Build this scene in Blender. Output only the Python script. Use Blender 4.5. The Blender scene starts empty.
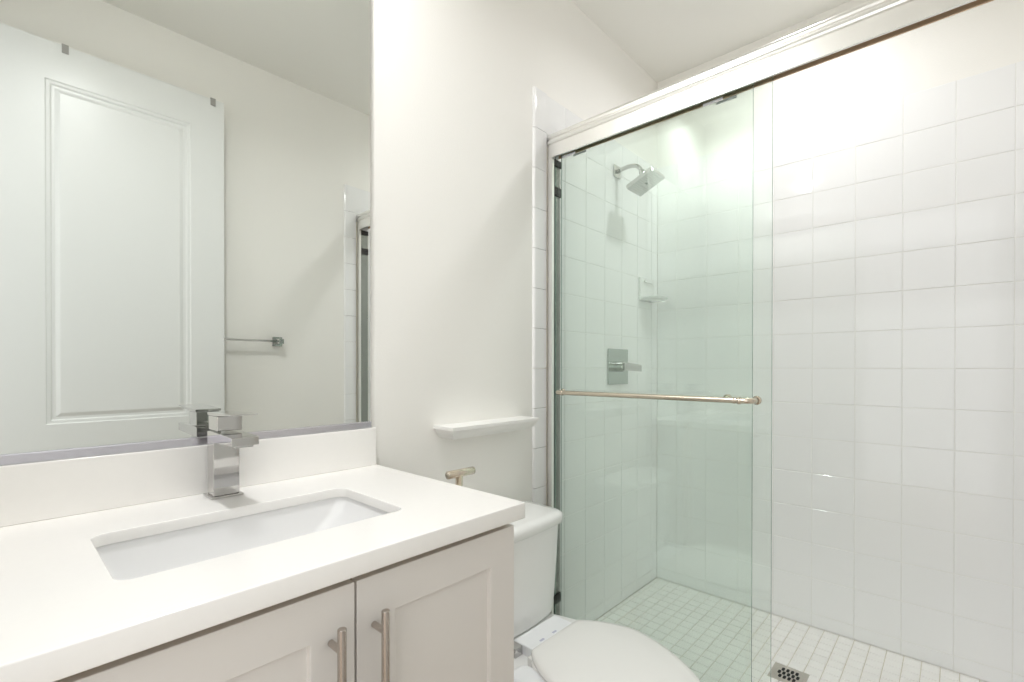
import bpy, bmesh, math, random
from mathutils import Vector, Matrix
random.seed(4)
sc = bpy.context.scene
COL = sc.collection
PI = math.pi

# ------------------------------------------------------------------ camera
W_, H_, FPX, CY = 1024, 682, 481.304, 369.622
cam_d = bpy.data.cameras.new('camera')
cam = bpy.data.objects.new('camera', cam_d); COL.objects.link(cam)
cam_d.sensor_fit = 'HORIZONTAL'; cam_d.sensor_width = 36.0
cam_d.lens = FPX / W_ * 36.0
cam_d.shift_y = (CY - H_ / 2) / W_
cam_d.clip_start = 0.01
yaw, pitch, roll = 0.825114, -0.00455963, 0.00088445
F = Vector((math.sin(yaw), math.cos(yaw), 0)); R = Vector((math.cos(yaw), -math.sin(yaw), 0)); U = Vector((0, 0, 1))
F2 = F * math.cos(pitch) + U * math.sin(pitch); U2 = -F * math.sin(pitch) + U * math.cos(pitch)
R3 = R * math.cos(roll) + U2 * math.sin(roll); U3 = -R * math.sin(roll) + U2 * math.cos(roll)
m = Matrix((R3, U3, -F2)).transposed().to_4x4()
m.translation = Vector((0, -1.17943, 1.12826))
cam.matrix_world = m
sc.camera = cam

# ------------------------------------------------------------------ world, exposure
wd = bpy.data.worlds.new('doorway_ambient_fill'); sc.world = wd; wd.use_nodes = True  # even ambient fill, added to light the room through the open doorway
bg = wd.node_tree.nodes['Background']
bg.inputs[0].default_value = (1.0, 1.0, 0.99, 1); bg.inputs[1].default_value = 1.4
vs = sc.view_settings
vs.view_transform = 'Standard'; vs.look = 'None'; vs.gamma = 1; vs.use_curve_mapping = False
vs.exposure = 0.23
LAMP = 14.0; LAMP_SINK = 9.4; LAMP_SHOWER = 4.3     # lens glow; watts of the two recessed downlights
sc.cycles.diffuse_bounces = 8; sc.cycles.max_bounces = 16; sc.cycles.glossy_bounces = 8
sc.cycles.transparent_max_bounces = 24
sc.cycles.caustics_reflective = False; sc.cycles.caustics_refractive = False

# ------------------------------------------------------------------ materials
def mat(name, col, rough=.5, metal=0, spec=.5, bump=None, coat=0, emit=None, wear=None):
    mt = bpy.data.materials.new(name); mt.use_nodes = True
    nt = mt.node_tree; b = nt.nodes['Principled BSDF']
    b.inputs['Base Color'].default_value = (*col, 1)
    b.inputs['Roughness'].default_value = rough
    b.inputs['Metallic'].default_value = metal
    b.inputs['Specular IOR Level'].default_value = spec
    b.inputs['Coat Weight'].default_value = coat
    tc = nt.nodes.new('ShaderNodeTexCoord')
    if bump:
        sc_, st, dist = bump
        n = nt.nodes.new('ShaderNodeTexNoise'); n.inputs['Scale'].default_value = sc_; n.inputs['Detail'].default_value = 3
        nt.links.new(tc.outputs['Object'], n.inputs['Vector'])
        bp = nt.nodes.new('ShaderNodeBump'); bp.inputs['Strength'].default_value = st; bp.inputs['Distance'].default_value = dist
        nt.links.new(n.outputs['Fac'], bp.inputs['Height']); nt.links.new(bp.outputs['Normal'], b.inputs['Normal'])
    if wear:
        sc_, amt = wear
        n = nt.nodes.new('ShaderNodeTexNoise'); n.inputs['Scale'].default_value = sc_; n.inputs['Detail'].default_value = 4
        nt.links.new(tc.outputs['Object'], n.inputs['Vector'])
        mx = nt.nodes.new('ShaderNodeMix'); mx.data_type = 'RGBA'
        mx.inputs[6].default_value = (*[c * (1 - amt) for c in col], 1); mx.inputs[7].default_value = (*[min(1, c * (1 + amt)) for c in col], 1)
        nt.links.new(n.outputs['Fac'], mx.inputs[0]); nt.links.new(mx.outputs[2], b.inputs['Base Color'])
    if emit:
        b.inputs['Emission Color'].default_value = (*emit[0], 1); b.inputs['Emission Strength'].default_value = emit[1]
    return mt
M = {}
M['paint'] = mat('warm_white_orange_peel_paint', (.90, .885, .85), .6, bump=(240, .35, .0012), spec=.3)
M['ceil'] = mat('ceiling_paint', (.87, .86, .82), .75, bump=(200, .3, .001), spec=.2)
M['tile'] = mat('glazed_white_tile', (.90, .90, .90), .07, spec=.5, bump=(9, .25, .0012))
M['grout'] = mat('white_grout', (.84, .835, .81), .85, wear=(30, .06))
M['mosaic'] = mat('matte_white_mosaic', (.90, .89, .865), .35, wear=(14, .03))
M['floorgrout'] = mat('floor_grout', (.70, .67, .58), .9, wear=(25, .12))
M['roomfloor'] = mat('beige_floor_tile', (.42, .34, .26), .35, wear=(6, .1))
M['quartz'] = mat('white_quartz', (.90, .885, .86), .16, spec=.5, wear=(90, .012))
M['cabinet'] = mat('pale_grey_cabinet_paint', (.73, .70, .665), .38, wear=(7, .015))
M['gapshade'] = mat('painted_gap_shade_brown', (.34, .25, .15), .6)  # brown shade colour for the gap above the cabinet doors
M['doorpaint'] = mat('semi_gloss_door_paint', (.80, .81, .80), .3)
M['chrome'] = mat('chrome', (.60, .59, .58), .05, 1)
M['nickel'] = mat('warm_nickel', (.70, .62, .52), .2, 1)
M['pull'] = mat('brushed_nickel_pull', (.52, .47, .43), .27, 1)
M['silver'] = mat('bright_silver_aluminium', (.86, .85, .82), .2, 1)
M['header'] = mat('satin_anodised_header', (.88, .87, .84), .3, .85)
M['platechrome'] = mat('dull_chrome_plate', (.50, .53, .51), .18, 1)
M['jambin'] = mat('dark_channel_liner', (.34, .36, .33), .25, .7)
M['caulk'] = mat('cream_caulk', (.78, .73, .60), .5)
M['lipbrown'] = mat('bronze_tinted_lip', (.70, .50, .34), .5, .3)
M['rubber'] = mat('black_rubber', (.015, .013, .012), .5)
M['porcelain'] = mat('vitreous_china', (.86, .86, .85), .1, coat=.3)
M['seat'] = mat('white_seat_plastic', (.84, .83, .81), .25)
M['plasticw'] = mat('white_plastic', (.84, .85, .87), .3)
M['mark'] = mat('blue_grey_print', (.50, .50, .62), .5)
M['sink'] = mat('sink_china', (.80, .80, .80), .1, coat=.3)
M['clip'] = mat('grey_plastic_clip', (.36, .35, .33), .5)
M['mirror'] = mat('silvered_glass', (.80, .825, .80), 0.0, 1)
M['channel'] = mat('aluminium_channel', (.62, .61, .66), .22, 1)
M['dark'] = mat('drain_hole_black', (.01, .01, .01), .7)
M['drain'] = mat('drain_steel', (.60, .57, .52), .3, 1)
M['lens'] = mat('lamp_lens', (1, 1, 1), .4, emit=((.985, .99, 1), LAMP))
M['lamptrim'] = mat('white_lamp_trim', (.85, .85, .83), .5)
M['shelfpaint'] = mat('white_shelf_paint', (.88, .87, .85), .3)
M['slab'] = mat('hallway_wall_paint', (.8, .78, .72), .8)

def glass_mat(name, tint, fac=1.0):
    mt = bpy.data.materials.new(name); mt.use_nodes = True; nt = mt.node_tree
    for n in list(nt.nodes): nt.nodes.remove(n)
    out = nt.nodes.new('ShaderNodeOutputMaterial'); mix = nt.nodes.new('ShaderNodeMixShader')
    tr = nt.nodes.new('ShaderNodeBsdfTransparent'); tr.inputs[0].default_value = (*tint, 1)
    gl = nt.nodes.new('ShaderNodeBsdfGlossy'); gl.inputs['Roughness'].default_value = 0.0; gl.inputs[0].default_value = (.9, 1, .95, 1)
    # reflectance from the angle to the face normal, the same from both sides of the pane
    geo = nt.nodes.new('ShaderNodeNewGeometry'); dot = nt.nodes.new('ShaderNodeVectorMath'); dot.operation = 'DOT_PRODUCT'
    nt.links.new(geo.outputs['Incoming'], dot.inputs[0]); nt.links.new(geo.outputs['Normal'], dot.inputs[1])
    ab = nt.nodes.new('ShaderNodeMath'); ab.operation = 'ABSOLUTE'; nt.links.new(dot.outputs['Value'], ab.inputs[0])
    om = nt.nodes.new('ShaderNodeMath'); om.operation = 'SUBTRACT'; om.inputs[0].default_value = 1; nt.links.new(ab.outputs[0], om.inputs[1])
    pw = nt.nodes.new('ShaderNodeMath'); pw.operation = 'POWER'; pw.inputs[1].default_value = 5; nt.links.new(om.outputs[0], pw.inputs[0])
    ma = nt.nodes.new('ShaderNodeMath'); ma.operation = 'MULTIPLY_ADD'; ma.inputs[1].default_value = .96; ma.inputs[2].default_value = .04 * fac
    nt.links.new(pw.outputs[0], ma.inputs[0]); nt.links.new(ma.outputs[0], mix.inputs[0])
    nt.links.new(tr.outputs[0], mix.inputs[1]); nt.links.new(gl.outputs[0], mix.inputs[2]); nt.links.new(mix.outputs[0], out.inputs[0])
    return mt
M['glass'] = glass_mat('clear_shower_glass', (.960, .984, .970))
M['glassedge'] = mat('polished_glass_edge', (.16, .24, .21), .15)

# ------------------------------------------------------------------ helpers
def obj(name, bm, material, parent=None, smooth=False, bevel=None, recalc=True):
    if recalc: bmesh.ops.recalc_face_normals(bm, faces=bm.faces)
    me = bpy.data.meshes.new(name); bm.to_mesh(me); bm.free()
    mats = material if isinstance(material, (list, tuple)) else [material]
    for x in mats: me.materials.append(x)
    o = bpy.data.objects.new(name, me); COL.objects.link(o)
    if parent is not None:
        o.parent = parent
        o.matrix_parent_inverse = Matrix.Identity(4)
        me.transform(Matrix.Translation(-world_loc(parent)))
    if smooth:
        for p in me.polygons: p.use_smooth = True
    if bevel:
        b = o.modifiers.new('bevel', 'BEVEL'); b.width = bevel; b.segments = 3; b.limit_method = 'ANGLE'; b.angle_limit = math.radians(35)
        b.harden_normals = True
        for p in me.polygons: p.use_smooth = True
    return o
def world_loc(o):
    v = Vector((0, 0, 0))
    while o is not None: v += o.location; o = o.parent
    return v
def tag(o, label=None, cat=None, group=None, kind=None):
    if label: o['label'] = label
    if cat: o['category'] = cat
    if group: o['group'] = group
    if kind: o['kind'] = kind
    return o
def thing(name, label, cat, loc=(0, 0, 0), group=None):
    o = bpy.data.objects.new(name, None); COL.objects.link(o); o.location = loc; o.empty_display_size = .05
    return tag(o, label, cat, group)
def box(x0, x1, y0, y1, z0, z1, bm=None):
    bm = bm or bmesh.new()
    v = [bm.verts.new((x, y, z)) for z in (z0, z1) for x, y in ((x0, y0), (x1, y0), (x1, y1), (x0, y1))]
    for f in ((0, 3, 2, 1), (4, 5, 6, 7), (0, 1, 5, 4), (1, 2, 6, 5), (2, 3, 7, 6), (3, 0, 4, 7)): bm.faces.new([v[i] for i in f])
    return bm
def prism(pts, axis, a, b, bm=None):
    """extrude a 2-D outline along x, y or z from a to b"""
    bm = bm or bmesh.new()
    def P(p, s):
        return {'x': (s, p[0], p[1]), 'y': (p[0], s, p[1]), 'z': (p[0], p[1], s)}[axis]
    A = [bm.verts.new(P(p, a)) for p in pts]; B = [bm.verts.new(P(p, b)) for p in pts]
    n = len(pts)
    for i in range(n): bm.faces.new((A[i], A[(i + 1) % n], B[(i + 1) % n], B[i]))
    bm.faces.new(A[::-1]); bm.faces.new(B)
    return bm
def loft(rings, bm=None, cap0=True, cap1=True):
    bm = bm or bmesh.new()
    V = [[bm.verts.new(p) for p in r] for r in rings]; n = len(rings[0])
    for a, b in zip(V, V[1:]):
        for i in range(n): bm.faces.new((a[i], a[(i + 1) % n], b[(i + 1) % n], b[i]))
    if cap0: bm.faces.new(V[0][::-1])
    if cap1: bm.faces.new(V[-1])
    return bm
def tube(path, r, n=20, bm=None):
    path = [Vector(p) for p in path]; rs = r if isinstance(r, (list, tuple)) else [r] * len(path)
    rings = []; up = None
    for i, p in enumerate(path):
        t = (path[min(i + 1, len(path) - 1)] - path[max(i - 1, 0)]).normalized()
        if up is None:
            up = Vector((0, 0, 1)) if abs(t.z) < .9 else Vector((1, 0, 0))
        s = t.cross(up).normalized(); up = s.cross(t).normalized()
        rings.append([p + (s * math.cos(a) + up * math.sin(a)) * rs[i] for a in (2 * PI * k / n for k in range(n))])
    return loft(rings, bm)
def cyl(p0, p1, r, n=28, bm=None, ch=.0):
    p0, p1 = Vector(p0), Vector(p1); d = (p1 - p0).normalized()
    if ch: return tube([p0, p0 + d * 1e-5, p0 + d * ch, p1 - d * ch, p1 - d * 1e-5, p1], [r - ch, r - ch, r, r, r - ch, r - ch], n, bm)
    return tube([p0, p1], r, n, bm)
def rrect(x0, x1, y0, y1, r, n=6):
    pts = []
    for cx, cy, a0 in ((x1 - r, y1 - r, 0), (x0 + r, y1 - r, 90), (x0 + r, y0 + r, 180), (x1 - r, y0 + r, 270)):
        for k in range(n + 1):
            a = math.radians(a0 + 90 * k / n); pts.append((cx + r * math.cos(a), cy + r * math.sin(a)))
    return pts

T = .1524; ZT = 2.192; XB = 2.4256; YW = -1.45; ZF = -.06; ZC = 2.655; XL = -.06
# ------------------------------------------------------------------ room shell
def struct(name, bm, m, **k):
    return tag(obj(name, bm, m, **k), kind='structure')
wall_back = struct('wall_back', box(XL - .12, XB + .14, .004, .12, ZF, ZC), M['paint'])
wall_front = struct('wall_front', box(XL - .12, XB + .14, YW - .12, YW - .004, ZF, ZC), M['paint'])
wall_right = struct('wall_right', box(XB + .004, XB + .12, YW - .12, .12, ZF, ZC), M['paint'])
bm = box(XL - .12, XL, -.60, .12, ZF, ZC); box(XL - .12, XL, YW - .12, YW + .03, ZF, ZC, bm); box(XL - .12, XL, YW + .03, -.60, 2.42, ZC, bm)
wall_left = struct('wall_left', bm, M['paint'])
struct('ceiling', box(XL - .12, XB + .14, YW - .12, .12, ZC, ZC + .1), M['ceil'])
struct('floor', box(XL - 1.5, 1.45, YW - 1.0, .12, ZF - .08, ZF), M['roomfloor'])
# door casing round the doorway behind the camera
bm = box(XL - .13, XL + .012, -.60, -.54, ZF, 2.48)
box(XL - .13, XL + .012, YW + .001, -.54, 2.42, 2.48, bm)
struct('trim_1', bm, M['doorpaint'], bevel=.004)
# baseboard between vanity and shower
struct('baseboard_back', box(.70, 1.385, -.012, .004, ZF, .03), M['doorpaint'], bevel=.003)
struct('baseboard_front', box(.0, 1.385, YW - .004, YW + .012, ZF, .03), M['doorpaint'], bevel=.003)

def tile_cell(bm, P, u0, u1, v0, v1, g=.0009, c=.0018, h=.002):
    """pillow-edged tile; P(u, v, height) gives the point"""
    u0 += g; u1 -= g; v0 += g; v1 -= g
    if u1 - u0 < .006 or v1 - v0 < .006: return
    tu, tv = random.uniform(-1, 1) * .0003, random.uniform(-1, 1) * .0003
    a = [bm.verts.new(P(u, v, 0)) for u, v in ((u0, v0), (u1, v0), (u1, v1), (u0, v1))]
    b = [bm.verts.new(P(u, v, h * .75)) for u, v in ((u0 + c * .3, v0 + c * .3), (u1 - c * .3, v0 + c * .3), (u1 - c * .3, v1 - c * .3), (u0 + c * .3, v1 - c * .3))]
    t = [bm.verts.new(P(u, v, h + su * tu + sv * tv)) for u, v, su, sv in ((u0 + c, v0 + c, -1, -1), (u1 - c, v0 + c, 1, -1), (u1 - c, v1 - c, 1, 1), (u0 + c, v1 - c, -1, 1))]
    for r, s in ((a, b), (b, t)):
        for i in range(4): bm.faces.new((r[i], r[(i + 1) % 4], s[(i + 1) % 4], s[i]))
    bm.faces.new(t)
def seams(a, b, s0, step):
    k0 = math.ceil((a - s0) / step + 1e-6); out = [a]
    k = k0
    while s0 + k * step < b - 1e-4: out.append(s0 + k * step); k += 1
    out.append(b); return out
rows = [0.0] + [ZT - k * T for k in range(14, -1, -1)]
def tile_wall(parent, P, us, name='wall_tile'):
    g = bmesh.new()
    q = [g.verts.new(P(u, v, d)) for d in (-.004, .0005) for u, v in ((us[0], 0), (us[-1], 0), (us[-1], ZT), (us[0], ZT))]
    for f in ((0, 3, 2, 1), (4, 5, 6, 7), (0, 1, 5, 4), (1, 2, 6, 5), (2, 3, 7, 6), (3, 0, 4, 7)): g.faces.new([q[i] for i in f])
    obj('grout_bed', g, M['grout'], parent)
    bm = bmesh.new()
    for u0, u1 in zip(us, us[1:]):
        for v0, v1 in zip(rows, rows[1:]): tile_cell(bm, P, u0, u1, v0, v1)
    return obj(name, bm, M['tile'], parent, recalc=True)
ux = seams(1.470, XB, 2.205, T)
uy = seams(YW, 0, -1.3274, T)
tile_wall(wall_right, lambda u, v, h: (XB + .002 - h, u, v), uy)
tile_wall(wall_back, lambda u, v, h: (u, .002 - h, v), ux)
tile_wall(wall_front, lambda u, v, h: (u, YW - .002 + h, v), ux)
# bullnose edge tiles, one continuous column on each side wall
for wl, s, y0 in ((wall_back, -1, .004), (wall_front, 1, YW - .004)):
    bm = bmesh.new()
    for v0, v1 in zip([ZF] + rows, rows):
        if v1 - v0 < .01: continue
        prof = [(1.4685, y0), (1.4685, y0 + s * .0095)] + [(1.405 + .011 * math.cos(a), y0 + s * .0095 * math.sin(a)) for a in (PI / 2 + k * PI / 16 for k in range(0, 9))]
        prism(prof, 'z', v0 + .001, v1 - .001, bm)
    obj('bullnose_tile', bm, M['tile'], wl)
# shower floor
shf = struct('floor', box(1.56, XB + .004, YW - .004, .004, ZF - .06, -.0025), M['floorgrout'])
bm = bmesh.new(); S = .0532
xs = seams(1.56, XB, 2.043 - .0532 * 9, S); ys = seams(YW, 0, -.660, S)
for a, b in zip(xs, xs[1:]):
    for c, d in zip(ys, ys[1:]):
        if a > 1.92 and b < 2.04 and c > -.80 and d < -.66: continue
        tile_cell(bm, lambda u, v, h: (u, v, -.0027 + h), a, b, c, d, g=.0012, c=.002, h=.003)
obj('mosaic_tile', bm, M['mosaic'], shf)
# curb under the doors
curb = struct('trim_2', box(1.445, 1.565, YW, 0, ZF, .055), M['tile'], bevel=.006)

# ------------------------------------------------------------------ ceiling lights
def ceiling_light(x, y, label, power, spread):
    t = thing('recessed_light', label, 'ceiling light', (x, y, ZC), 'recessed ceiling lights')
    n = 40
    ring = lambda r, z: [(x + r * math.cos(2 * PI * k / n), y + r * math.sin(2 * PI * k / n), z) for k in range(n)]
    obj('trim_ring', loft([ring(.066, ZC - .001), ring(.088, ZC - .001), ring(.086, ZC - .006), ring(.068, ZC - .008), ring(.066, ZC - .001)], cap0=False, cap1=False), M['lamptrim'], t, smooth=True)
    obj('lens', loft([ring(.0655, ZC - .001), ring(.0655, ZC - .005)]), M['lens'], t)
    ld = bpy.data.lights.new('downlight_beam', 'AREA'); ld.shape = 'DISK'; ld.size = .125; ld.energy = power
    ld.spread = math.radians(spread); ld.color = (.985, .99, 1)
    lo = bpy.data.objects.new('downlight_beam', ld); COL.objects.link(lo); lo.parent = t; lo.location = (0, 0, -.0065)
    return t
ceiling_light(.30, -.26, 'round recessed ceiling light above the sink', LAMP_SINK, 155)
ceiling_light(1.98, -.73, 'round recessed ceiling light inside the shower, over the floor drain', LAMP_SHOWER, 158)

# ------------------------------------------------------------------ vanity
VX1 = .708; VX0 = XL + .002
v = thing('vanity_cabinet', 'pale grey shaker vanity cabinet with two doors under the white countertop', 'cabinet', (.33, -.26, ZF))
bm = box(VX0, VX0 + .018, -.512, -.004, .04, .8305); box(VX1 - .019, VX1 - .001, -.512, -.004, .04, .8305, bm)   # side panels
box(VX0, VX1 - .001, -.512, -.004, .04, .058, bm); box(VX0, VX1 - .001, -.014, -.004, .04, .8305, bm)              # floor, back
box(VX0, VX1 - .001, -.512, -.494, .58, .8305, bm); box(.34, .385, -.512, -.494, .04, .8305, bm)                   # front rail, centre stile
box(VX0, VX1 - .03, -.45, -.02, ZF + .001, .04, bm)
obj('body', bm, M['cabinet'], v)
obj('painted_gap_shade', box(VX0 + .002, VX1 - .004, -.514, -.5122, .792, .830), M['gapshade'], v)  # strip with the shade under the countertop edge put into its colour
def shaker(x0, x1, z0, z1, yf, th, rail, name, parent):
    """five-piece door with a recessed centre panel"""
    yb = yf + th; rec = yf + .009
    bm = bmesh.new()
    def ring(a, b, c, d, y): return [bm.verts.new(p) for p in ((a, y, c), (b, y, c), (b, y, d), (a, y, d))]
    o0 = ring(x0, x1, z0, z1, yb); o1 = ring(x0, x1, z0, z1, yf)
    i1 = ring(x0 + rail, x1 - rail, z0 + rail, z1 - rail, yf); i2 = ring(x0 + rail + .001, x1 - rail - .001, z0 + rail + .001, z1 - rail - .001, rec)
    for a, b in ((o0, o1), (o1, i1), (i1, i2)):
        for i in range(4): bm.faces.new((a[i], a[(i + 1) % 4], b[(i + 1) % 4], b[i]))
    bm.faces.new(o0[::-1]); bm.faces.new(i2)
    return obj(name, bm, M['cabinet'], parent, bevel=.0014)
def pull(x, ztop, parent, yf, length=.205):
    h = cyl((x, yf - .032, ztop - length), (x, yf - .032, ztop), .0062, ch=.001)
    for z in (ztop - .032, ztop - length + .032): cyl((x, yf - .030, z), (x, yf, z), .0048, bm=h)
    o = obj('handle', h, M['pull'], parent, smooth=True)
    md = o.modifiers.new('es', 'EDGE_SPLIT'); md.split_angle = math.radians(40)
    o['label'] = 'brushed nickel bar handle'
    return o
YD = -.532
d1 = shaker(.3655, VX1, .05, .8135, YD, .0175, .066, 'door', v)
d2 = shaker(.017, .3615, .05, .8135, YD, .0175, .066, 'door', v)
pull(.393, .771, d1, YD); pull(.3245, .771, d2, YD)

# countertop with sink cut-out
def curve_slab(name, loops, z0, z1, bev, m, parent=None, loc=(0, 0, 0)):
    cu = bpy.data.curves.new(name, 'CURVE'); cu.dimensions = '2D'; cu.fill_mode = 'BOTH'
    for pts in loops:
        s = cu.splines.new('POLY'); s.points.add(len(pts) - 1); s.use_cyclic_u = True
        for p, q in zip(s.points, pts): p.co = (q[0], q[1], 0, 1)
    cu.extrude = (z1 - z0) / 2 - bev; cu.bevel_depth = bev; cu.bevel_resolution = 2; cu.offset = -bev
    tmp = bpy.data.objects.new(name, cu); COL.objects.link(tmp)
    dg = bpy.context.evaluated_depsgraph_get(); me = bpy.data.meshes.new_from_object(tmp.evaluated_get(dg))
    bpy.data.objects.remove(tmp)
    me.transform(Matrix.Translation(((0, 0, (z0 + z1) / 2))))
    bm = bmesh.new(); bm.from_mesh(me); bmesh.ops.remove_doubles(bm, verts=bm.verts, dist=1e-5)
    return obj(name, bm, m, parent)
ct = thing('countertop', 'white quartz vanity countertop with low backsplash against the wall', 'countertop', (.33, -.28, .828))
SX0, SX1, SY0, SY1 = .104, .527, -.421, -.181
curve_slab('slab', [rrect(VX0 + .006, .708, -.551, -.003, .003, 2), rrect(SX0, SX1, SY0, SY1, .022, 8)], .8435, .8629, .0018, M['quartz'], ct)
curve_slab('edge_band', [rrect(VX0, .714, -.557, -.002, .003, 2), rrect(VX0 + .02, .692, -.535, -.02, .003, 2)], .8315, .863, .0022, M['quartz'], ct)
obj('backsplash', box(VX0, .712, -.020, .003, .8631, .964), M['quartz'], ct, bevel=.0018)

# undermount sink
sk = thing('sink', 'white rectangular undermount sink set into the countertop', 'sink', (.316, -.30, .70))
def ring_z(x0, x1, y0, y1, r, z): return [(a, b, z) for a, b in rrect(x0, x1, y0, y1, r, 8)]
rg = [ring_z(SX0 - .022, SX1 + .022, SY0 - .022, SY1 + .022, .03, .843),
      ring_z(SX0 - .004, SX1 + .004, SY0 - .004, SY1 + .004, .024, .843),
      ring_z(SX0 - .003, SX1 + .003, SY0 - .003, SY1 + .003, .024, .838),
      ring_z(SX0 + .004, SX1 - .012, SY0 + .004, SY1 - .004, .022, .815),
      ring_z(SX0 + .050, SX1 - .125, SY0 + .020, SY1 - .022, .022, .728),
      ring_z(SX0 + .062, SX1 - .140, SY0 + .034, SY1 - .036, .02, .722),
      ring_z(SX0 + .11, SX1 - .17, SY0 + .085, SY1 - .085, .02, .717)]
bo = obj('basin', loft(rg, cap0=False), M['sink'], sk, smooth=True)
md = bo.modifiers.new('th', 'SOLIDIFY'); md.thickness = .006; md.offset = -1
n = 28; cr = lambda r, z: [(.285 + r * math.cos(2 * PI * k / n), -.30 + r * math.sin(2 * PI * k / n), z) for k in range(n)]
obj('drain_stopper', loft([cr(.028, .7175), cr(.028, .720), cr(.022, .722), cr(.020, .720), cr(.006, .721)]), M['chrome'], sk, smooth=True)

# faucet
f = thing('faucet', 'square chrome single-lever faucet standing behind the sink', 'faucet', (.3265, -.065, .863))
fx0, fx1 = .3025, .3505
obj('base_plate', box(.297, .356, -.092, -.036, .8631, .8675), M['chrome'], f, bevel=.001)
obj('body', box(fx0, fx1, -.085, -.044, .8675, .976), M['chrome'], f, bevel=.0015)
bm = prism([(-.044, .976), (-.044, .997), (-.062, .9985), (-.192, .9955), (-.192, .9795), (-.16, .9785), (-.085, .976)], 'x', fx0, fx1)
so = obj('spout', bm, M['chrome'], f, bevel=.001)
obj('outlet', box(fx0 + .008, fx1 - .008, -.186, -.150, .9755, .9796), M['chrome'], so, bevel=.0008)
obj('lever_base', box(fx0 + .001, fx1 - .001, -.105, -.050, 1.0005, 1.030), M['chrome'], f, bevel=.0015)
bm = prism([(-.048, 1.0305), (-.048, 1.036), (-.10, 1.037), (-.185, 1.039), (-.185, 1.0365), (-.10, 1.0305)], 'x', fx0 - .001, fx1 + .001)
obj('lever', bm, M['chrome'], f, bevel=.0008)

# ------------------------------------------------------------------ mirror
mr = thing('wall_mirror', 'large frameless wall mirror standing on the backsplash', 'mirror', (.33, -.002, .967))
obj('mirror_glass', box(VX0 + .003, .7015, -.006, .0035, .9665, 2.16), M['mirror'], mr)
obj('bottom_channel', prism([(-.0075, .9645), (-.0105, .9645), (-.0105, .979), (-.0095, .9815), (-.0065, .9815), (-.0065, .9665)], 'x', VX0 + .003, .7025), M['channel'], mr)

# ------------------------------------------------------------------ wall shelf over the toilet
sh = thing('wall_shelf', 'small white moulded wall shelf above the toilet tank', 'shelf', (1.12, -.05, .905))
def shelf_profile(ins, z):  # rectangle against the wall, shrinking downwards like crown moulding
    return [(.924 + ins, .0035, z), (.924 + ins, -.088 + ins, z), (1.326 - ins, -.088 + ins, z), (1.326 - ins, .0035, z)]
obj('ledge', loft([shelf_profile(0, .9495), shelf_profile(0, .938)]), M['shelfpaint'], sh, bevel=.0012)
obj('crown_moulding', loft([shelf_profile(a, z) for a, z in [(.005, .938), (.006, .934), (.009, .927), (.014, .920), (.020, .914), (.026, .910), (.030, .9085)]]), M['shelfpaint'], sh)

# ------------------------------------------------------------------ paper holder stand
ps = thing('toilet_paper_stand', 'warm nickel T-topped stand showing behind the right end of the countertop', 'stand', (.815, -.25, ZF))
obj('crossbar', cyl((.770, -.25, .859), (.857, -.25, .859), .0100, ch=.001), M['nickel'], ps, smooth=True)
obj('pole', cyl((.806, -.25, ZF + .012), (.808, -.25, .855), .0092), M['nickel'], ps, smooth=True)
obj('base', cyl((.806, -.25, ZF + .0005), (.806, -.25, ZF + .014), .058, 40, ch=.003), M['nickel'], ps, smooth=True)

# ------------------------------------------------------------------ toilet
TX = 1.095
t = thing('toilet', 'white two-piece toilet with closed lid between vanity and shower', 'toilet', (TX, -.4, ZF))
def egg(w, yb, yf, ym, z, nb=3.0, nf=2.15, n=56, cx=TX):
    """closed outline: half width w, back y, front y, y of the widest place"""
    pts = []
    for k in range(n):
        a = 2 * PI * k / n; c, s = math.cos(a), math.sin(a)
        e = nb if s > 0 else nf
        x = w * math.copysign(abs(c) ** (2 / e), c)
        y = (yb - ym) * abs(s) ** (2 / e) if s > 0 else -(ym - yf) * abs(s) ** (2 / e)
        pts.append((cx + x, ym + y, z))
    return pts
bowl = loft([egg(.105, -.20, -.62, -.42, ZF + .0005), egg(.108, -.19, -.625, -.42, ZF + .02), egg(.098, -.19, -.60, -.42, .05),
             egg(.105, -.17, -.62, -.43, .14), egg(.140, -.15, -.68, -.46, .22), egg(.168, -.14, -.735, -.49, .28), egg(.177, -.13, -.752, -.50, .315),
             egg(.175, -.13, -.750, -.50, .326), egg(.16, -.14, -.735, -.50, .3275)])
box(TX - .125, TX + .125, -.26, -.045, .24, .3265, bowl)
obj('bowl', bowl, M['porcelain'], t, smooth=True).modifiers.new('es', 'EDGE_SPLIT').split_angle = math.radians(50)
HALF = [(0, -.335), (.06, -.335), (.098, -.336), (.112, -.343), (.135, -.372), (.157, -.412), (.172, -.455), (.178, -.50), (.169, -.55), (.150, -.607), (.119, -.668), (.072, -.732), (.035, -.762), (0, -.770)]
def lid_ring(ins, z):
    full = HALF + [(-a, b) for a, b in HALF[-2:0:-1]]; N = len(full); out = []
    for i in range(N):
        p0, p1, p2, p3 = (Vector(full[(i + k) % N]) for k in (-1, 0, 1, 2))
        for q in range(4):
            u = q / 4
            p = .5 * ((2 * p1) + (p2 - p0) * u + (2 * p0 - 5 * p1 + 4 * p2 - p3) * u * u + (3 * p1 - p0 - 3 * p2 + p3) * u ** 3)
            k = 1 - ins / .178
            out.append((TX + p.x * k, -.54 + (p.y + .54) * (1 - ins / .21), z))
    return out
obj('seat', loft([lid_ring(.004, .3285), lid_ring(-.002, .333), lid_ring(-.002, .343), lid_ring(.003, .3465)]), M['seat'], t, smooth=True)
obj('seat_lid', loft([lid_ring(.006, .3495), lid_ring(.001, .3512), lid_ring(0, .356), lid_ring(.001, .363), lid_ring(.006, .3675), lid_ring(.02, .3695), lid_ring(.08, .3712), lid_ring(.15, .3717)]), M['seat'], t, smooth=True)
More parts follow.
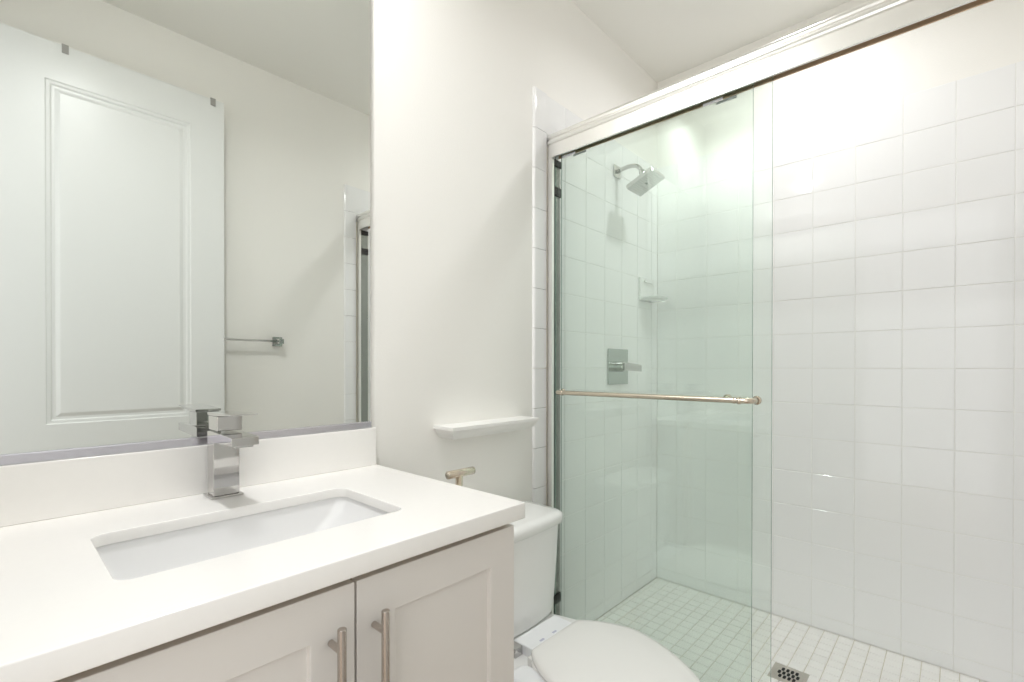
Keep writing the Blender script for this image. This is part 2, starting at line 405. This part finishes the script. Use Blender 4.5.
def tank_ring(w, yb, yf, z, bow=.018, r=.03, n=12):
    pts = []
    x0, x1 = TX + .0 - w, TX + .0 + w
    base = rrect(x0, x1, yf + bow, yb, r, 6)
    # subdivide the front edge and bow it out
    out = []
    m_ = len(base)
    for i in range(m_):
        a, b = base[i], base[(i + 1) % m_]
        k = 10 if abs(a[0] - b[0]) > .1 else 1
        for j in range(k):
            q = (a[0] + (b[0] - a[0]) * j / k, a[1] + (b[1] - a[1]) * j / k)
            if q[1] < (yb + yf) / 2: q = (q[0], q[1] - bow * (1 - ((q[0] - TX) / w) ** 2))
            out.append((q[0], q[1], z))
    return out
tank = loft([tank_ring(.150, -.05, -.215, .3275), tank_ring(.162, -.045, -.228, .334), tank_ring(.173, -.04, -.230, .38), tank_ring(.192, -.035, -.226, .50), tank_ring(.204, -.033, -.224, .612)])
obj('tank', tank, M['porcelain'], t, smooth=True).modifiers.new('es', 'EDGE_SPLIT').split_angle = math.radians(50)
tl = loft([tank_ring(.207, -.03, -.230, .6125, r=.035), tank_ring(.214, -.026, -.236, .616, r=.035), tank_ring(.215, -.026, -.238, .634, r=.036), tank_ring(.213, -.028, -.236, .644, r=.036), tank_ring(.205, -.033, -.228, .6505, r=.036), tank_ring(.185, -.045, -.21, .6525, r=.036)])
obj('tank_lid', tl, M['porcelain'], t, smooth=True)
# bidet plate under the seat hinges, with side arm and chrome connector
bp = obj("hinge_plate", box(TX - .090, TX + .100, -.345, -.258, .3275, .3545), M["plasticw"], t, bevel=.003)
for x in (TX - .035, TX + .022):
    o = obj('printed_mark', box(x - .009, x + .009, -.321, -.314, .3546, .3549), M['mark'], bp); o['label'] = 'small blue-grey printed mark'

obj('side_arm', prism(rrect(.880, .966, -.480, -.330, .03, 6), 'z', .262, .346), M['plasticw'], bp, bevel=.018)
obj('hinge_cap', box(TX - .120, TX - .088, -.352, -.335, .3275, .351), M['seat'], bp, bevel=.003)
cn = box(.976, 1.0045, -.292, -.258, .3276, .352); cyl((.962, -.275, .340), (.976, -.275, .340), .008, bm=cn)
obj('hose_connector', cn, M['chrome'], bp)['label'] = 'chrome hose connector'

# ------------------------------------------------------------------ shower enclosure
HX = 1.475
fr = thing('shower_door_frame', 'silver shower door frame with moulded header rail, wall jambs and bottom track', 'shower frame', (1.51, -.72, .055))
y0, y1 = YW + .002, -.002
prof = [(HX, 1.942), (HX, 1.989), (HX + .004, 1.991), (HX + .004, 1.994), (HX - .001, 1.997), (HX - .003, 2.003), (HX - .001, 2.009), (HX + .005, 2.012), (HX + .005, 2.016), (HX + .001, 2.019), (HX, 2.026), (HX + .004, 2.034), (HX + .014, 2.041), (HX + .035, 2.045), (HX + .06, 2.045), (HX + .078, 2.04), (HX + .078, 1.990), (HX + .074, 1.990), (HX + .074, 2.002), (HX + .008, 2.002), (HX + .008, 1.942)]
obj('header_rail', prism(prof, 'y', y0, y1), M['header'], fr)
obj('roller_track', box(HX + .036, HX + .040, y0, y1, 1.986, 2.003), M['lipbrown'], fr)
obj('inner_lip', box(HX + .0742, HX + .079, y0, y1, 1.966, 1.995), M['lipbrown'], fr)
for s, ya in ((-1, -.002), (1, YW + .002)):
    u = [(HX, ya), (HX, ya + s * .026), (HX + .012, ya + s * .026), (HX + .012, ya + s * .006), (HX + .062, ya + s * .006), (HX + .062, ya + s * .012), (HX + .070, ya + s * .012), (HX + .070, ya)]
    j = obj('wall_jamb', prism(u, 'z', .056, 1.941), M['header'], fr)
    obj('channel_liner', box(HX + .013, HX + .061, min(ya + s * .0062, ya + s * .020), max(ya + s * .0062, ya + s * .020), .058, 1.94), M['jambin'], j)
    bm = box(HX + .013, HX + .060, min(ya + s * .0202, ya + s * .0255), max(ya + s * .0202, ya + s * .0255), 1.80, 1.835)
    box(HX + .013, HX + .060, min(ya + s * .0202, ya + s * .0255), max(ya + s * .0202, ya + s * .0255), 1.915, 1.94, bm)
    box(HX + .013, HX + .060, min(ya + s * .0202, ya + s * .0255), max(ya + s * .0202, ya + s * .0255), .20, .235, bm)
    obj('bumper', bm, M['rubber'], j)['label'] = 'black rubber bumpers'
for ya in (.001, YW - .001): obj('caulk_line', box(1.4692, 1.4748, ya - .004, ya + .004, .056, 1.99), M['caulk'], fr)
obj('bottom_track', prism([(HX, .056), (HX, .085), (HX + .006, .085), (HX + .006, .062), (HX + .036, .062), (HX + .036, .080), (HX + .040, .080), (HX + .040, .062), (HX + .070, .062), (HX + .070, .072), (HX + .076, .072), (HX + .076, .056)], 'y', y0 , y1), M['silver'], fr)
def pane(x, ya, yb, z0, z1, parent):
    bm = bmesh.new(); th = .003
    box(x - th, x + th, ya, yb, z0, z1, bm)
    o = obj('glass_pane', bm, [M['glass'], M['glassedge']], parent)
    for p in o.data.polygons: p.material_index = 0 if abs(p.normal.x) > .9 else 1
    return o
def hanger(x, y, parent, zt):
    bm = box(x - .0065, x - .0032, y - .030, y + .030, zt - .028, zt - .019)
    obj('roller_hanger', bm, M['plasticw'], parent, bevel=.001)
g1 = thing('sliding_shower_door', 'outer sliding clear glass shower door carrying the nickel bar', 'glass door', (1.502, -.41, .09))
p1 = pane(1.502, -.795, -.024, .088, 1.962, g1)
hanger(1.502, -.09, g1, 1.962); hanger(1.502, -.63, g1, 1.962)
obj('top_seal', box(1.498, 1.506, -.795, -.024, 1.9622, 1.972), M['rubber'], g1)
# towel-bar style handle on the outside
bx = 1.451; zb = 1.034
pth = [(1.4985, -.757, zb), (1.475, -.757, zb)] + [(bx + .02 - .02 * math.sin(a), -.757 + .02 - .02 * math.cos(a), zb) for a in (k * PI / 2 / 8 for k in range(9))] + [(bx, -.085, zb)] + [(bx + .02 - .02 * math.cos(a), -.085 + .02 * math.sin(a), zb) for a in (k * PI / 2 / 8 for k in range(9))] + [(1.4985, -.065, zb)]
hb = obj('handle_bar', tube(pth, .0084, 20), M['nickel'], g1, smooth=True); hb['label'] = 'warm nickel handle bar'
bm = cyl((bx, -.728, zb), (bx, -.718, zb), .0108, ch=.0015); cyl((bx, -.712, zb), (bx, -.708, zb), .0102, ch=.001, bm=bm)
cyl((bx, -.10, zb), (bx, -.088, zb), .0108, ch=.0015, bm=bm)
cyl((1.4935, -.757, zb), (1.4988, -.757, zb), .013, ch=.0015, bm=bm); cyl((1.4935, -.065, zb), (1.4988, -.065, zb), .013, ch=.0015, bm=bm)
obj('collar', bm, M['nickel'], hb, smooth=True)
g2 = thing('sliding_shower_door', 'inner sliding clear glass shower door behind the one with the bar', 'glass door', (1.532, -.40, .09))
pane(1.532, -.735, -.03, .082, 1.970, g2)
hanger(1.532, -.12, g2, 1.970); hanger(1.532, -.66, g2, 1.970)
obj('top_seal', box(1.528, 1.536, -.735, -.03, 1.9702, 1.982), M['rubber'], g2)
knob = cyl((1.5355, -.66, 1.034), (1.552, -.66, 1.034), .012, ch=.003)
obj('pull_knob', knob, M['nickel'], g2, smooth=True)

# ------------------------------------------------------------------ shower head
SXH = 2.0
s = thing('wall_shower', 'square chrome shower head on a curved arm high on the tiled wall', 'shower head', (SXH, -.004, 2.047))
obj('wall_flange', box(SXH - .028, SXH + .028, -.008, -.0006, 2.02, 2.076), M['chrome'], s, bevel=.002)
ap = [(SXH, -.006, 2.047), (SXH, -.03, 2.053), (SXH, -.060, 2.056), (SXH, -.085, 2.054), (SXH, -.105, 2.047), (SXH, -.120, 2.034), (SXH, -.130, 2.015)]
obj('arm', tube(ap, .0095, 18), M['chrome'], s, smooth=True)
hd = bmesh.new()
pl = rrect(-.064, .064, -.067, .067, .006, 4)
loft([[(a * .25, b * .25, .036) for a, b in pl], [(a * .30, b * .30, .024) for a, b in pl], [(a * .96, b * .96, .019) for a, b in pl], [(a, b, .016) for a, b in pl], [(a, b, 0) for a, b in pl]], hd)
Rm = Matrix.Translation((SXH, -.152, 1.955)) @ Matrix.Rotation(math.radians(-24), 4, 'X')
hd.transform(Rm)
ho = obj('spray_head', hd, M['chrome'], s)
nz = bmesh.new()
for i in range(-5, 6):
    for j in range(-5, 6):
        if abs(i) < 2 and abs(j) < 2: continue
        cyl((i * .0105, j * .0105, .0002), (i * .0105, j * .0105, -.0014), .0016, 6, nz)
box(-.008, .008, -.004, .004, -.001, .0002, nz)
nz.transform(Rm); no = obj('nozzle', nz, M['clip'], ho); no['kind'] = 'stuff'; no['label'] = 'grid of small grey spray nozzles'
cj = cyl((SXH, -.129, 2.020), (SXH, -.138, 1.988), .014, ch=.002)
obj('swivel_joint', cj, M['chrome'], s, smooth=True)

# valve
vx = 2.01; vz = 1.132
sv = thing('shower_valve', 'square chrome shower valve with lever handle on the tiled wall', 'shower valve', (vx, -.004, vz))
obj('cover_plate', box(vx - .088, vx + .088, -.008, -.0006, vz - .083, vz + .083), M['platechrome'], sv, bevel=.0015)
obj('hub', cyl((vx - .008, -.008, vz), (vx - .008, -.046, vz), .024, 28, ch=.003), M['chrome'], sv, smooth=True).modifiers.new('es', 'EDGE_SPLIT').split_angle = math.radians(30)
bm = box(-.016, .016, -.030, 0, -.018, .018); prism([(.012, -.018), (.074, -.023), (.074, .009), (.012, .017)], 'y', -.026, -.012, bm)
bm.transform(Matrix.Translation((vx - .008, -.044, vz)) @ Matrix.Rotation(math.radians(-32), 4, 'Z'))
obj('lever_handle', bm, M['chrome'], sv, bevel=.0015)

# soap dish
sd = thing('soap_dish', 'white ceramic soap dish fixed to the shower wall near the corner', 'soap dish', (2.29, -.004, 1.46))
pw = .074; cxs = 2.290
obj('back_plate', box(cxs - pw, cxs + pw, -.012, -.0006, 1.468, 1.585), M['porcelain'], sd, bevel=.004)
def tray(z, w, d, r=.03):
    pts = [(cxs + w, -.003), (cxs - w, -.003)]
    for k in range(9): a = PI + k * PI / 2 / 8; pts.append((cxs - w + r + r * math.cos(a), -d + r + r * math.sin(a)))
    for k in range(9): a = 1.5 * PI + k * PI / 2 / 8; pts.append((cxs + w - r + r * math.cos(a), -d + r + r * math.sin(a)))
    return [(a, b, z) for a, b in pts]
obj('grip_rail', box(cxs - .045, cxs + .045, -.024, -.012, 1.560, 1.570), M['porcelain'], sd, bevel=.003)
obj('tray', loft([tray(1.468, pw * .85, .07), tray(1.474, pw, .094), tray(1.484, pw + .002, .098), tray(1.487, pw - .002, .094), tray(1.480, pw - .01, .085)]), M['porcelain'], sd, smooth=False, bevel=.0015)

# floor drain
fd = thing('floor_drain', 'square steel floor drain with slotted oval grate in the mosaic floor', 'drain', (1.98, -.731, 0))
obj('plate', box(1.926, 2.036, -.788, -.674, -.0024, .0016), M['drain'], fd, bevel=.0008)
n = 36; er = lambda r, z: [(1.981 + r * math.cos(2 * PI * k / n), -.731 + r * math.sin(2 * PI * k / n), z) for k in range(n)]
obj('grate_rim', loft([er(.049, .0016), er(.049, .0026), er(.044, .0030), er(.042, .0017)], cap0=False, cap1=False), M['drain'], fd, smooth=True)
bm = bmesh.new()
for r_, c_, off in ((-1, 4, 0), (0, 5, 0), (1, 4, 0)):
    for k in range(c_):
        yy = -.731 + (k - (c_ - 1) / 2) * .0150; xx = 1.981 + r_ * .0245
        pts = [(xx + a, yy + b) for a, b in rrect(-.0112, .0112, -.0048, .0048, .0045, 4)]
        prism(pts, 'z', .0010, .0024, bm)
so_ = obj('slot', bm, M['dark'], fd); so_['label'] = 'dark rounded drain slots'

# ------------------------------------------------------------------ bathroom door (seen in the mirror)
DX0, DX1, DYF = -.045, .745, -1.362
dr = struct('door_1', bmesh.new() and box(DX0, DX1, DYF - .030, DYF - .008, ZF + .012, 2.366), M['doorpaint'])
def panel_face(px0, px1, pz0, pz1, bm):
    # ogee frame round a raised field, facing +y
    def rg(i, y): return [bm.verts.new((a, y, b)) for a, b in ((px0 + i, pz0 + i), (px1 - i, pz0 + i), (px1 - i, pz1 - i), (px0 + i, pz1 - i))]
    R_ = [rg(0, DYF), rg(.004, DYF - .003), rg(.014, DYF - .004), rg(.020, DYF - .0085), rg(.027, DYF - .0085), rg(.041, DYF - .002), rg(.043, DYF - .0015)]
    for a, b in zip(R_, R_[1:]):
        for i in range(4): bm.faces.new((a[i], a[(i + 1) % 4], b[(i + 1) % 4], b[i]))
    bm.faces.new(R_[-1])
bm = bmesh.new()
PX0, PX1 = .140, .612
for a, b, c, d in ((DX0, PX0, ZF + .012, 2.366), (PX1, DX1, ZF + .012, 2.366), (PX0, PX1, 2.222, 2.366), (PX0, PX1, .74, .909), (PX0, PX1, ZF + .012, .17)):
    box(a, b, DYF - .009, DYF, c, d, bm)
panel_face(PX0, PX1, .909, 2.222, bm); panel_face(PX0, PX1, .17, .74, bm)
obj('moulded_face', bm, M['doorpaint'], dr)
for i, (cx, lab) in enumerate(((.198, 'grey clip on the door top, left one of the two in the mirror'), (.700, 'grey clip on the door top at its free corner, right one in the mirror'))):
    bm = prism([(DYF - .034, 2.33), (DYF - .034, 2.370), (DYF + .004, 2.370), (DYF + .004, 2.336), (DYF + .001, 2.336), (DYF + .001, 2.3675), (DYF - .031, 2.3675), (DYF - .031, 2.33)], 'x', cx - .010, cx + .010)
    tag(obj('over_door_clip', bm, M['clip']), lab, 'clip', 'clips over the door top')

# towel bar on the wall behind the door
tb = thing('towel_bar', 'chrome towel bar with square posts on the wall, seen in the mirror', 'towel bar', (.73, YW, 1.262))
for x in (1.018, .44):
    bm = box(x - .024, x + .024, YW - .003, YW + .008, 1.238, 1.286); box(x - .012, x + .012, YW + .008, YW + .026, 1.250, 1.274, bm)
    if x > 1: box(x - .012, x + .012, YW + .026, YW + .060, 1.250, 1.274, bm)
    obj('post', bm, M['chrome'], tb, bevel=.001)
obj('bar', box(.44, 1.018, YW + .014 + .028, YW + .052, 1.257, 1.267), M['chrome'], tb, bevel=.001)
